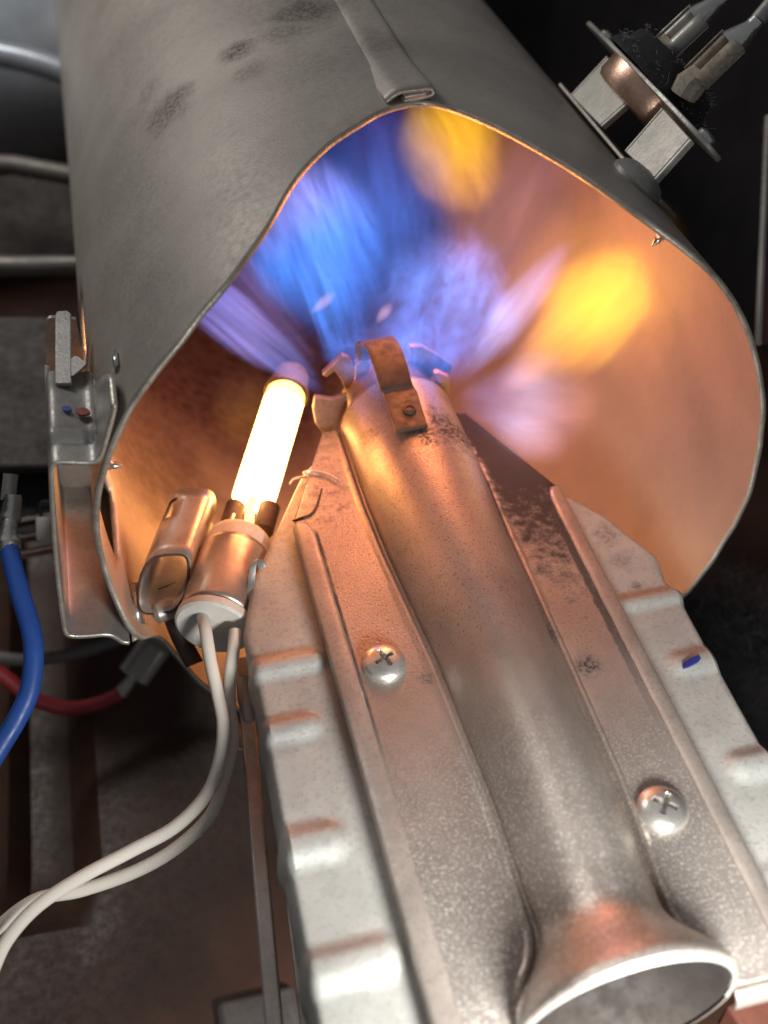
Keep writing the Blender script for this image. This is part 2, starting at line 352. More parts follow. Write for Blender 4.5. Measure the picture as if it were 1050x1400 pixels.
# ------------------------------------------------------------------ burner
burner = thing('gas_burner', (.05, -.2, -.3), 'stamped metal gas burner with a tube along its middle, running into the duct mouth', 'burner')
def xc_(y): return float(np.interp(y, [-.95, -.8, -.7, -.4, 0, .4, .95], [.055, .058, .07, .08, .073, .055, .05]))
def r_(y): return float(np.interp(y, [-.7, -.4, 0, .3, .6, 1], [.136, .142, .152, .166, .178, .178])) + .09*float(sstep(-.70, -.90, y))**1.3
def ex_(y): return float(np.interp(y, [-.88, -.80, -.62, -.2, .35, .6], [1, 1.15, 1.9, 1.9, 1.25, 1]))
def hz_(y): return float(np.interp(y, [-.88, -.78, -.65, -.2, .5], [1.03, .95, .86, .92, 1]))
def xl_(y): return float(np.interp(y, [-.9, .57, .575, .93, 1], [-.318, -.338, -.338, -.185, -.17]))
def xr_(y): return float(np.interp(y, [-.9, .54, .55, .93, 1], [.436, .44, .44, .275, .25]))
YS = sorted(set(np.round(np.concatenate([np.linspace(-.90, -.6, 40), np.linspace(-.6, .5, 70), np.linspace(.5, .935, 40)]), 4)))
mb = MB(); P = []
for y in YS:
    c, r = xc_(y), r_(y); fl = float(sstep(-.72, -.88, y)); row = []
    xl, xr = xl_(y), xr_(y); w = r + .03
    g = .006*(1 - fl)
    zc_ = -.008*float(sstep(-.80, -.90, y))
    for k in np.linspace(0, 1, 26)[:-1]: x = xl + (c - w - xl)*k; row.append(V(x, y, zc_ + .0025*math.sin(9*x + 5*y)*.5))
    row += [V(c - w, y, zc_), V(c - w + .008, y, zc_ + g), V(c - w + .016, y, zc_ + g*.9), V(c - r - .006, y, zc_ - .012*(1 - fl)), V(c - r + .002, y, zc_ - .006 + .01*fl)]
    for ph in np.linspace(math.pi*.965, math.pi*.035, 44): row.append(V(c + r*math.cos(ph), y, r*hz_(y)*max(0, math.sin(ph))**ex_(y)))
    row += [V(c + r - .002, y, zc_ - .006 + .01*fl), V(c + r + .006, y, zc_ - .012*(1 - fl)), V(c + w - .016, y, zc_ + g*.9), V(c + w - .008, y, zc_ + g), V(c + w, y, zc_)]
    for k in np.linspace(0, 1, 20)[1:]: x = c + w + (xr - c - w)*k; row.append(V(x, y, zc_ + .0025*math.sin(9*x + 5*y)*.5))
    P.append(row)
mb.grid(P)
up = mb.build('upper_plate', M['plate'], burner, solid=.012, off=-1)
if up.data.polygons[10].normal.z < 0: up.data.flip_normals()
# front edge of the sheet, rolled over
fr = []
for x in np.linspace(.285, .43, 16):
    fr.append([V(x, -.90 + .028*math.sin(a) * -1, -.052 + .03*math.cos(a)) for a in np.linspace(0, 2.2, 8)])
MB().grid(fr).build('front_roll', M['hem'], burner, solid=.008)
# hems folded over the top sheet
for side in (-1, 1):
    P = []
    for y in np.linspace(-.90, .555 if side < 0 else .545, 90):
        j = .0006*math.sin(40*y) + .0004*math.sin(97*y)
        if side < 0: xo, xi = xl_(y) - .004, float(np.interp(y, [-.9, .53], [-.272, -.292]))
        else: xo, xi = xr_(y) + .004, .402
        tn = float(sstep(.555, .50, y)); xi = xi + (xo - xi)*(1 - tn)*.25
        d = 1 if xi > xo else -1
        P.append([V(xo + d*.002, y, -.036), V(xo - d*.002, y, -.02), V(xo - d*.002, y, -.002), V(xo + d*.001, y, .007), V(xo + d*.008, y, .0115), V(xi - d*.010 + j, y, .0110), V(xi - d*.003 + j, y, .0095), V(xi + j, y, .006), V(xi + j, y, -.004)])
    MB().grid(P).build('folded_hem', M['hem'], burner, solid=.003, off=0)
# crimp where the left hem ends
MB().tube(spline([atZ(u, v, .002) for u, v in ((400, 712), (412, 708), (424, 704), (432, 694), (436, 682), (440, 668))], 5), [.002 + .0025*math.sin(math.pi*min(1, (i + 1)/26)) for i in range(26)], 8).build('crimp', M['clip'], burner)
# lower plate with beads
def lxl(y): return float(np.interp(y, [-1, -.4, .15, .24, .42, .49, .68, .81, 1.0], [-.528, -.52, -.512, -.51, -.46, -.42, -.32, -.25, -.06]))
def lxr(y): return float(np.interp(y, [-1, -.3, .08, .12, .18, .27, .35, .45, .53, .7, 1.0], [.62, .62, .625, .63, .605, .618, .58, .54, .48, .28, .2]))
BEADS = [(-.60, -.375, .105, .040, .016), (-.60, -.425, -.085, .042, .017), (-.60, -.440, -.395, .058, .024), (-.60, -.385, -.675, .056, .022),
         (.47, .72, .115, .034, .012), (.545, .72, -.105, .046, .013), (.555, .72, -.42, .05, .018), (.50, .72, -.70, .046, .015)]
def bead(x, y):
    h = 0
    for x0, x1, yb, w, hh in BEADS:
        dx = max(x0 - x, 0, x - x1); d = math.hypot(dx, y - yb - .02*(x - x0))/w
        if d < 1.25: h = max(h, hh*float(1 - sstep(.15, 1.12, d)))
    return h
SEC = [(-1.035, -.16), (-1.03, -.12), (-1.022, -.085), (-1.01, -.062), (-.99, -.048), (-.965, -.042)]
mb = MB(); P = []
for y in np.linspace(-1.15, .90, 230):
    a, b = lxl(y), lxr(y); sk = float(sstep(.22, .02, y)); row = []
    for k, z in SEC: row.append(('L', a + (k + .965)*.35, -.042 + (z + .042)*(.18 + .82*sk)))
    for x in np.concatenate([np.linspace(a, -.31, 30)[1:], np.linspace(-.31, .42, 8)[1:-1], np.linspace(.42, b, 24)]): row.append(('T', x, -.042))
    for k, z in SEC[::-1]: row.append(('R', b - (k + .965)*.35, -.042 + (z + .042)*(.18 + .82*sk)))
    pr = []; row = [(t, min(max(x, a), b) if t == 'T' else x, z) for t, x, z in row]
    for i, (t, x, z) in enumerate(row):
        h = bead(x, y)
        if h and t == 'L': q = min(1, (-.042 - z)/.07); pr.append(V(x - .45*h*q, y, z + h*(1 - q)))
        elif h and t == 'R': q = min(1, (-.042 - z)/.07); pr.append(V(x + .45*h*q, y, z + h*(1 - q)))
        else: pr.append(V(x, y, z + h + .002*math.sin(11*x)*math.sin(5*y)))
    P.append(pr)
mb.grid(P)
keep = [(f, mm) for f, mm in zip(mb.f, mb.m) if not (lambda c: -.24 < c[0] < .37 and c[1] < .6)(np.mean([mb.v[i] for i in f], axis=0))]
mb.f = [k[0] for k in keep]; mb.m = [k[1] for k in keep]
lp = mb.build('lower_plate', M['flange'], burner, solid=.012, off=-1)
if np.mean([p.normal.z for p in lp.data.polygons]) < 0: lp.data.flip_normals()
mb = MB(); a, b = atZ(932, 912, -.028), atZ(957, 900, -.028)
ink = [a + (b - a)*t + V(0, s_, 0)*.010 for t, s_ in ((0, -.7), (.3, -1), (.8, -.9), (1, -.3), (.95, .8), (.5, .9), (.1, .6))]
mb.prism(ink, V(0, 0, .006)).build('ink_mark', M['ink_blue'], burner)
# side rails under the left flange
MB().box((-.590, -.35, -.36), (1, -.0, 0), norm((.078, 1, 0)), (0, 0, 1), .020, .72, .06).build('side_rail', M['dull'], burner, bevel=.006)
MB().box((-.556, -.75, -.30), (1, 0, 0), norm((.06, 1, 0)), (0, 0, 1), .007, .42, .05).build('side_rail', M['hem'], burner, bevel=.003)
mb = MB(); c = atZ(338, 955, -.2)
mb.lathe(c, (0, 1, .15), [(-.07, .006), (-.06, .02), (0, .026), (.06, .02), (.07, .006)], 16, True, True, sq=.5); mb.build('side_tab', M['dull'], burner)
# venturi tube: round throat below the stamped half, with its rolled inlet lip
prof = []
for a in np.linspace(0, 4.4, 16): prof.append((-.865 - .02*math.sin(a) , .213 + .014 - .014*math.cos(a) ))
ins = [(y + .0, r_(y) - .016) for y in np.linspace(-.85, .85, 40)]
mb = MB(); rows = []
for (y, r) in [(-.897, .219), (-.898, .214), (-.890, .208), (-.868, .196), (-.84, .178), (-.80, .150), (-.75, .125), (-.7, .095)] + [(y, r_(y) - .065) for y in np.linspace(-.6, .85, 14)]:
    rows.append([V(xc_(y) + r*math.cos(a), y, -.012 + r*math.sin(a)*.98) for a in np.linspace(0, 2*math.pi, 56, endpoint=False)])
mb.grid(rows, closev=True)
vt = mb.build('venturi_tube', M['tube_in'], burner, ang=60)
rows = []
for (y, r) in [(-.85, .190), (-.866, .214), (-.878, .223), (-.888, .226), (-.898, .225), (-.904, .220), (-.902, .213)]:
    rows.append([V(xc_(y) + (r + .003)*math.cos(a), y, -.012 + (r + .003)*math.sin(a)) for a in np.linspace(-.15, math.pi + .15, 60)])
MB().grid(rows).build('inlet_lip', M['flange'], burner, ang=60)
rows = [[V(xc_(y) + r*math.cos(a), y, -.012 + r*math.sin(a)) for a in np.linspace(math.pi*1.05, math.pi*1.95, 50)] for (y, r) in [(-.6, .15), (-.75, .165), (-.82, .20), (-.862, .229), (-.886, .238), (-.901, .233), (-.903, .221)]]
MB().grid(rows).build('inlet_lip', M['hem'], burner, ang=60)
# screws with cross recess
def screw(p, ax, R, parent, spin):
    p = np.array(p); ax = norm(ax); u = norm(np.cross(ax, (math.cos(spin), math.sin(spin), .01))); w = np.cross(ax, u)
    mb = MB(); rows = []
    for i, t in enumerate(np.linspace(0, 1, 44)):
        row = []
        for a in np.linspace(0, 2*math.pi, 64, endpoint=False):
            rr = R*t; h = .52*R*math.sqrt(max(0, 1 - (t*.985)**2.3)) + .0
            x, y = rr*math.cos(a), rr*math.sin(a)
            arm = min(abs(x), abs(y)); ln = max(abs(x), abs(y))
            dep = .34*R*(1 - sstep(.075*R, .105*R, arm))*(1 - sstep(.44*R, .50*R, ln))
            row.append(p + u*x + w*y + ax*(h - dep))
        rows.append(row)
    rows.append([p + R*(u*math.cos(a) + w*math.sin(a)) - ax*.006 for a in np.linspace(0, 2*math.pi, 64, endpoint=False)])
    s_ = mb.grid(rows, closev=True).build('screw', M['screw'], parent, ang=50)
    return s_
for (u, v, sp) in ((525, 899, .4), (906, 1098, .9)):
    screw(atZ(u, v + 9, .004), (.02, 0, 1), .056 if u < 600 else .058, burner, sp)
# spring clip over the burner end
cp = [(563, 588, .187), (555, 562, .188), (549, 542, .190), (545, 535, .192), (541, 527, .205), (535, 505, .228), (527, 482, .246), (519, 468, .252), (511, 466, .243), (508, 472, .225), (512, 490, .19)]
path = spline([atZ(u, v, z) for u, v, z in cp], 5)
wd = norm((1, .07, .0))
mb = MB(); N = len(path)
mb.grid([[p + wd*k*(.048 + .004*(i/N)) for k in (-1, -.6, -.2, .2, .6, 1)] for i, p in enumerate(path)])
clip = mb.build('spring_clip', M['clip'], burner, solid=.011, off=0, bevel=.002)
MB().lathe(atZ(560, 561, .194), (0, .03, 1), [(0, .020), (.007, .019), (.010, .012), (.006, .008), (.006, .001)], 20).build('rivet', M['clip'], burner)
# flame spreader: inner ring and bent tabs round the burner end
spd = MB()
spd.lathe((.05, .90, .0), (0, 1, 0), [(0, .150), (.10, .150), (.16, .153), (.165, .142), (.10, .138), (0, .138)], 48)
spreader = spd.build('flame_spreader', M['spread'], burner, ang=50)
def sheet(pts, name, mat, parent, th=.010, dpt=.05):
    c = np.array(pts); MB().prism(pts, np.array(dpt)).build(name, mat, parent, bevel=.002)
def tab(pxs, y, d, mat='spread'):
    sheet([atY(u, v, y) for u, v in pxs], 'spreader_tab', M[mat], burner, dpt=d)
tab([(441, 512), (446, 516), (458, 508), (466, 518), (474, 535), (486, 528), (487, 505), (478, 490), (468, 486)], 1.04, (0, .02, .0))
tab([(560, 474), (577, 474), (600, 487), (618, 500), (616, 512), (600, 508), (585, 520), (566, 510)], 1.05, (0, .02, 0))
tab([(594, 511), (599, 509), (614, 516), (616, 530), (613, 548), (608, 544), (597, 530)], 1.0, (0, .02, 0), 'orange_reflect')
tab([(431, 543), (428, 560), (432, 580), (442, 594), (455, 588), (468, 575), (476, 555), (474, 540), (455, 546)], .97, (0, .016, 0))
tab([(486, 500), (500, 488), (506, 500), (500, 520), (485, 530)], 1.03, (0, .03, 0))
MB().tube(spline([atZ(u, v, .012) for u, v in ((418, 651), (416, 646), (424, 644), (440, 646), (452, 650), (461, 656))], 6), .004, 6).build('pilot_wire', M['edge'], burner)
MB().tube(spline([atZ(u, v, -.02) for u, v in ((396, 662), (402, 655), (414, 652), (424, 653))], 6), .0035, 6).build('pilot_wire', M['edge'], burner)

# ------------------------------------------------------------------ igniter
ZI = -.12
ign = thing('hot_surface_igniter', tuple(atZ(300, 860, ZI)), 'white hot glowing igniter rod on a ceramic base clipped to the left of the burner', 'igniter')
A0 = atZ(292, 858, ZI); A1 = atZ(392, 536, ZI + .02); ax = norm(A1 - A0); side = norm(np.cross(ax, (0, 0, 1))); upv = np.cross(side, ax)
LA = np.linalg.norm(A1 - A0)
def along(u, v): return float(np.dot(atZ(u, v, ZI) - A0, ax))
s0, s1 = along(348, 688), along(394, 556)
mb = MB(); mh = MB(); n = 24*20; hel = []
for i in range(n + 1):
    t = i/n; a = t*20*2*math.pi; hel.append(A0 + ax*(s0 + (s1 - s0)*t) + .056*(side*math.cos(a) + upv*math.sin(a)))
mb.lathe(A0 + ax*s0, ax, [(0, .02), (.0, .050), (s1 - s0, .050), (s1 - s0, .02)], 24)
he = mb.build('heating_element', M['glow'], ign); mh.tube(hel, .0105, 6).build('coil_turns', M['coil'], he)
MB().lathe(A0 + ax*(s1 - .002), ax, [(0, .03), (0, .064), (.035, .064), (.04, .056), (.04, .03)], 26).build('hot_end', M['hot'], ign)
mb = MB(); mb.lathe(A0 + ax*(s1 + .038), ax, [(0, .074), (.02, .074), (.035, .066), (.10, .058), (.115, .05), (.112, .044), (.03, .04), (.0, .05)], 26); mb.build('end_cap', M['hem'], ign)
sb = along(325, 735)
mb = MB(); mb.tube([A0 + ax*(sb - .02) + side*.0, A0 + ax*(sb + .05) + side*.01, A0 + ax*(s0 - .03) + upv*.02, A0 + ax*(s0 + .02)], [.016, .014, .013, .014], 10); mb.build('hot_lead', M['hot'], ign)
mb = MB(); mb.lathe(A0 + ax*(sb + .03) - side*.045, ax, [(0, .03), (.09, .03), (.1, .02)], 16, True, True); mb.lathe(A0 + ax*(sb + .03) + side*.055, ax, [(0, .032), (.10, .032), (.11, .02)], 16, True, True); mb.build('lead_post', M['clip'], ign)
c0, c1, c2 = along(299, 852), along(308, 815), along(330, 738)
MB().lathe(A0, ax, [(c1, .001), (c1, .094), (c2 - .03, .094), (c2 - .008, .088), (c2, .075), (c2, .001)], 40).build('ceramic_base', M['ceramic'], ign, ang=50)
MB().lathe(A0, ax, [(c0 - .022, .001), (c0 - .022, .100), (c0 - .016, .107), (c0 + .006, .107), (c0 + .012, .10), (c0 + .02, .085), (c0 + .06, .08), (c0 + .06, .001)], 44).build('ceramic_flange', M['ceramic'], ign, ang=35)
MB().lathe(A0, ax, [(c0 + .014, .100), (c0 + .03, .103), (c2 - .085, .103), (c2 - .07, .100)], 48).build('metal_sleeve', M['sleeve'], ign, solid=.008, off=-1, ang=50)
# folded channel beside the sleeve: a flattened loop of sheet
cc = atZ(243, 745, ZI + .03); q = []
for k in range(28):
    a = 2*math.pi*k/28; x, z = math.cos(a), math.sin(a)
    q.append(side*(-.068*np.sign(x)*abs(x)**.6) + upv*(.060*np.sign(z)*abs(z)**.8 - .02*x))
chan = [[cc + ax*t + p for t in np.linspace(-.15 + .055*np.dot(p, upv)/.06, .17, 8)] for p in q]
o_ = MB().grid(chan, closeu=True)
kp = [(f, mm) for i, (f, mm) in enumerate(zip(o_.f, o_.m)) if not (i//7 in (4, 5) and i % 7 in (4, 5))]
o_.f = [k[0] for k in kp]; o_.m = [k[1] for k in kp]
o_.build('clip_channel', [M['sleeve'], M['clip']], ign, solid=.009, off=0).modifiers['thick'].material_offset_rim = 1
web = [[cc + ax*t + side*x + upv*z for t in np.linspace(-.12, .13, 4)] for x, z in ((.055, -.03), (.085, -.045), (.11, -.03), (.135, .02))]
MB().grid(web).build('clip_web', M['sleeve'], ign, solid=.009, off=0)
leg = spline([atZ(u, v, z) for u, v, z in ((228, 800, -.15), (232, 830, -.2), (243, 862, -.26), (256, 890, -.31), (266, 908, -.34))], 6)
MB().grid([[p - norm((1, .2, .1))*.026, p, p + norm((1, .2, .1))*.026] for p in leg]).build('mounting_arm', M['clip'], ign, solid=.012, off=0)
pp = atZ(224, 838, -.17); MB().lathe(pp - V(.03, 0, 0), (1, .3, 0), [(0, .018), (.01, .03), (.05, .032), (.07, .024), (.10, .024)], 14, True, True).build('arm_pin', M['dull'], ign)
hk = spline([atZ(u, v, z) for u, v, z in ((359, 777, -.01), (357, 770, .0), (350, 768, .0), (346, 776, -.01), (344, 796, -.04), (342, 815, -.06), (339, 832, -.08))], 6)
MB().grid([[p + norm((.9, .1, .4))*k for k in (-.011, 0, .011)] for p in hk]).build('retaining_hook', M['dull'], ign, solid=.012, off=0, bevel=.003)
MB().grid([[p + norm((.9, .1, .3))*k for k in (-.03, 0, .02)] for p in spline([atZ(u, v, -.09) for u, v in ((342, 812), (338, 826), (336, 842))], 4)]).build('retaining_foot', M['dull'], ign, solid=.012, off=0)
DI = float(np.dot(A0 - CAM, MW[:, 0]*0 + norm(ray(525, 700))))
w1 = [(276, 838, DI - .02), (281, 862, DI - .08), (288, 905, DI - .11), (298, 950, DI - .13), (305, 990, DI - .15), (301, 1035, DI - .16), (283, 1085, DI - .18), (240, 1130, DI - .2), (180, 1163, DI - .22), (110, 1200, DI - .26), (50, 1240, DI - .3), (10, 1285, DI - .33), (-12, 1330, DI - .36)]
w2 = [(322, 862, DI - .06), (319, 890, DI - .09), (314, 930, DI - .10), (315, 970, DI - .10), (318, 1010, DI - .11), (308, 1062, DI - .12), (288, 1114, DI - .14), (243, 1158, DI - .16), (186, 1191, DI - .18), (112, 1217, DI - .20), (50, 1230, DI - .22), (0, 1266, DI - .25), (-40, 1310, DI - .28)]
for w in (w1, w2):
    pts = spline([atD(u, v, d) for u, v, d in w], 12)
    MB().tube(pts, .0168, 14).build('lead_wire', M['glass_lead'], ign)

# ------------------------------------------------------------------ flame sensor housing on the duct's left side
box = thing('flame_sensor_housing', tuple(atY(90, 860, .42)), 'bent grey sensor housing with blue and red ink dots left of the duct', 'housing')
YB = .40
out1 = [(157, 553), (155, 566), (149, 588), (141, 616), (137, 626), (130, 632), (118, 634), (85, 633), (76, 634), (71, 639), (70, 650), (72, 700), (77, 770), (84, 830), (88, 858), (91, 867), (98, 871), (118, 871), (140, 869), (152, 870), (160, 874), (168, 879), (177, 880)]
pts = spline([atY(u, v, YB) for u, v in out1], 3)
def back(i, n): 
    t = i/n
    return 1.02
mb = MB(); n = len(pts); yy = [0, .004, .01, .05, .066, .080, .094, .108, .15, .24, .33, .45, .60]
rows = []
for i, p in enumerate(pts):
    dp = float(np.interp(i, [0, 6, 12, 16, 24, 30, 33], [.10, .20, .32, .33, .33, .33, .60]))
    top = float(sstep(11, 15, i)*(1 - sstep(25, 29, i)))
    rows.append([p + V(0, min(y, dp), top*.016*float(sstep(.062, .098, y)) + top*.010*math.exp(-((y - .085)/.014)**2)) for y in yy])
mb.grid(rows)
hb = mb.build('housing_shell', [M['dull'], M['hem'], M['edge']], box, solid=.012, off=0); hb.modifiers['thick'].material_offset_rim = 2
MB().prism([p + V(0, .60, 0) for p in pts[18:]] , V(0, .012, 0)).build('housing_back', M['hem'], box)
# upright strip and rounded tab behind the top face
pz = [(75, 524), (98, 524), (97, 428), (92, 424), (78, 425), (75, 430)]
MB().prism([atZ(u, v, .502) for u, v in pz], V(0, .0, -.012)).build('upright_strip', M['dull'], box, bevel=.003)
ht = [(97, 514), (97, 490), (102, 486), (108, 487), (113, 492), (118, 491), (118, 498), (110, 506), (100, 514)]
MB().prism([atZ(u, v, .508) for u, v in ht], V(0, .01, -.012)).build('rounded_tab', M['dull'], box, bevel=.002)
for (u, v, w, h, mt) in ((91, 558, 6.5, 3.6, 'ink_blue'), (113, 562, 10, 5, 'ink_red')):
    MB().prism([atZ(u + w*math.cos(a) + .8*math.sin(3*a), v + h*math.sin(a), .4975) for a in np.linspace(0, 2*math.pi, 14, endpoint=False)], V(0, 0, -.006)).build('ink_dot', M[mt], box)
sc_c = atY(150, 541, .62); sax = norm((math.cos(math.radians(165)), -.12, math.sin(math.radians(165))))
MB().lathe(sc_c, sax, [(-.03, .058), (-.022, .062), (-.014, .060), (-.006, .050), (.012, .042), (.018, .026), (.018, .001)], 30, True).build('screw', M['screw'], box)
cl = spline([atY(u, v, .62) for u, v in ((157, 488), (160, 500), (160, 512), (155, 522), (147, 532))], 5)
MB().grid([[p + V(0, k, 0) for k in (-.03, 0, .03)] for p in cl]).build('retaining_clip', M['bright'], box, solid=.012, off=0)

# ------------------------------------------------------------------ thermostat on the upper right
TH = math.radians(46); er = V(math.cos(TH), 0, math.sin(TH)); et = V(-math.sin(TH), 0, math.cos(TH)); ey = V(0, 1, 0)
def onT(u, v, t=0):
    c = V(XC, 0, ZC) + et*t; r = ray(u, v); return CAM + r*(np.dot(et, c - CAM)/np.dot(et, r))
tst = thing('thermostat', tuple(cyl(TH, RD, 1.15)), 'disc thermostat on a silver two legged bracket at the upper right of the duct', 'thermostat')
for pl in ([(781, 131), (831, 77), (854, 141), (820, 171)], [(855, 208), (907, 148), (943, 188), (893, 244)]):
    p4 = [onT(u, v, .06) for u, v in pl]
    MB().prism(p4, -et*.012).build('bracket_leg', M['bracket'], tst, bevel=.003)
    a, b = p4[3], p4[2]
    MB().prism([a, b, b - et*.018, a - et*.018], -ey*.012).build('bracket_leg', M['bracket'], tst, bevel=.003)
    a, b = p4[0], p4[1]
    MB().prism([a, b, b - et*.018, a - et*.018], ey*.010).build('bracket_leg', M['bracket'], tst, bevel=.003)
def tp(y, r, t=0): return V(XC, y, ZC) + er*r + et*t
ol = []
for a in np.linspace(0, 2*math.pi, 40, endpoint=False): 
    x = math.cos(a); z = math.sin(a); ol.append(tp(1.19 + .42*np.sign(x)*abs(x)**.9, 1.098, .11*np.sign(z)*abs(z)**.75))
MB().prism(ol, er*.014).build('mounting_plate', M['dull'], tst, bevel=.003)
MB().prism([tp(y, .925, t) for y, t in ((.80, -.1), (1.44, -.1), (1.47, 0), (1.44, .06), (.80, .06), (.77, 0))], er*.012).build('bracket_foot', M['hem'], tst, bevel=.003)
cup = tp(1.16, 1.098)
MB().lathe(cup, -er, [(0, .150), (.05, .148), (.066, .138), (.07, .12), (.07, .001)], 40, u=ey).build('sensing_cup', M['cup'], tst, ang=30)
MB().lathe(cup + er*.014, er, [(0, .185), (.02, .18), (.045, .155), (.075, .145), (.085, .13), (.088, .001)], 36, u=ey).build('switch_body', M['black'], tst, ang=60)
for y in (.84, 1.52):
    MB().lathe(tp(y, 1.112), er, [(0, .032), (.012, .03), (.02, .018), (.021, .001)], 18, u=ey).build('rivet', M['bright'], tst)
hair = MB()
for k in range(700):
    a = random.uniform(0, 6.28); rr = .19*math.sqrt(random.random()); hh = .02 + (.085 if rr < .15 else .03); p = cup + er*hh*random.uniform(.5, 1.05) + ey*rr*math.cos(a) + et*rr*math.sin(a)
    d = norm(rng.normal(size=3) + er*.4); L_ = random.uniform(.004, .011); q = [p, p + d*L_, p + d*L_*1.5 + norm(rng.normal(size=3))*L_]
    hair.tube(q, .0007, 3, False)
for (u, v) in ((952, 128), (953, 134)): hair.tube(spline([onT(948, 120), onT(953, 128), onT(951, 136)], 3), .003, 4, False)
o = hair.build('lint', M['lint'], tst); o['kind'] = 'stuff'
# push-on terminals: two rolled rails, a flat tongue, a crimp and a stripped wire
def terminal(pxa, pxb, halfw, mat, crimp, t):
    A, B = onT(*pxa, t), onT(*pxb, t); d = norm(B - A); w = norm(np.cross(d, et)); L = np.linalg.norm(B - A)
    root = MB().box((A + B)/2 - et*.012, d, w, et, L/2, halfw, .006).build('terminal', mat, tst, bevel=.003)
    for s_ in (-1, 1):
        prof = [[A + d*x + w*s_*(halfw - .016 + .020*math.cos(a)) + et*(.004 + .020*math.sin(a)) for a in np.linspace(-1.2 if s_ > 0 else 1.94, 4.2 if s_ > 0 else 7.34, 14)] for x in np.linspace(.0, L, 5)]
        MB().grid(prof).build('rolled_rail', M['bracket'] if mat is M['bright'] else mat, root, solid=.006, off=0)
    MB().tube([A - d*.05 - et*.01, A - d*.02, A + d*.02], [halfw*.8, halfw*.9, halfw*.7], 8).build('blade', M['dust'], root)
    c = [onT(u, v, t) for u, v in crimp]
    MB().tube(spline([B - d*.01] + c[:2], 6), [halfw*.85 - (halfw*.85 - .021)*min(1, i/8) for i in range(13)], 12).build('crimp', M['bright'], root)
    MB().tube(spline(c[1:], 6), .022, 12).build('lead', M['dull'], root)
    return root
terminal((911, 65), (957, 22), .046, M['bright'], [(975, 8), (995, -10), (1030, -40)], .05)
r2 = terminal((951, 108), (1004, 56), .046, M['dust'], [(1022, 42), (1036, 28), (1062, -4), (1080, -40)], .06)
# dome screw that holds the foot
MB().lathe(cyl(math.radians(50), RD + .008, .82), V(math.cos(math.radians(50)), 0, math.sin(math.radians(50))), [(-.012, .078), (0, .08), (.007, .076), (.022, .064), (.034, .04), (.038, .001)], 34, True, sq=1).build('screw', M['dull'], tst)

# ------------------------------------------------------------------ wires at the left
bw = thing('blue_wire', tuple(atD(8, 1010, 2.85)), 'blue insulated wire crimped to a silver spade terminal at the left edge', 'wire')
MB().tube(spline([atD(u, v, d) for u, v, d in ((12, 738, 3.0), (16, 765, 2.98), (27, 810, 2.95), (42, 860, 2.92), (46, 900, 2.9), (40, 945, 2.88), (22, 985, 2.86), (2, 1018, 2.84), (-30, 1070, 2.8))], 10), .0265, 16).build('insulation', M['blue'], bw)
d_ = norm(atD(14, 650, 3.05) - atD(13, 740, 3.0)); wv = norm(np.cross(d_, ray(14, 690)))
MB().tube(spline([atD(13, 752, 3.0), atD(12, 740, 3.0), atD(12, 728, 3.0), atD(14, 712, 3.01)], 6), [.034]*8 + [.032, .03, .027, .025, .024, .022, .022, .022, .021, .021, .02][:11], 14).build('crimp', M['bright'], bw)
MB().tube(spline([atD(u, v, 3.02) for u, v in ((13, 718), (15, 705), (17, 690), (18, 676))], 5), [.02, .023, .026, .028, .029, .028, .026, .025, .025, .025, .025, .024, .024, .024, .023, .022], 14).build('terminal_barrel', M['bright'], bw)
MB().tube(spline([atD(u, v, 3.04) for u, v in ((11, 684), (13, 665), (15, 648))], 5), .02, 14).build('terminal_tip', M['dull'], bw)
MB().lathe(atD(9, 683, 3.01), -ray(9, 683), [(0, .009), (.004, .009), (.004, .001)], 14).build('terminal_hole', M['dark'], bw)
rw = thing('red_wire', tuple(atD(165, 950, 3.9)), 'out of focus red wire ending in a grey push on connector below the duct', 'wire')
MB().tube(spline([atD(u, v, d) for u, v, d in ((-20, 905, 3.7), (10, 928, 3.75), (45, 955, 3.8), (90, 968, 3.85), (130, 963, 3.9), (165, 948, 3.95))], 8), .026, 12).build('insulation', M['red'], rw)
ca, cb = atD(180, 928, 3.95), atD(205, 893, 3.98); dd = norm(cb - ca); ww = norm(np.cross(dd, ray(190, 910))); nn = np.cross(ww, dd)
MB().tube([atD(165, 948, 3.95), atD(176, 934, 3.95), atD(184, 922, 3.95)], [.028, .024, .02], 10).build('crimp', M['dull'], rw)
cm = (atD(186, 918, 3.95) + atD(214, 882, 3.98))/2
MB().box(cm, dd, ww, nn, .085, .045, .012).build('connector_body', M['dull'], rw, bevel=.004)
for s_ in (-1, 1): MB().tube([cm + ww*s_*.042 - dd*.08, cm + ww*s_*.042 + dd*.06], .02, 10).build('rolled_rail', M['dull'], rw)
MB().box(atD(222, 876, 3.98), dd, ww, nn, .025, .07, .02).build('connector_head', M['grey'], rw, bevel=.006)
gw = MB().tube(spline([atD(u, v, 4.1) for u, v in ((-20, 896), (30, 902), (80, 898), (125, 888), (165, 874))], 8), .024, 12).build('grey_wire', M['grey'])
tag(gw, 'blurred grey wire running behind the blue wire below the sensor housing', 'wire')

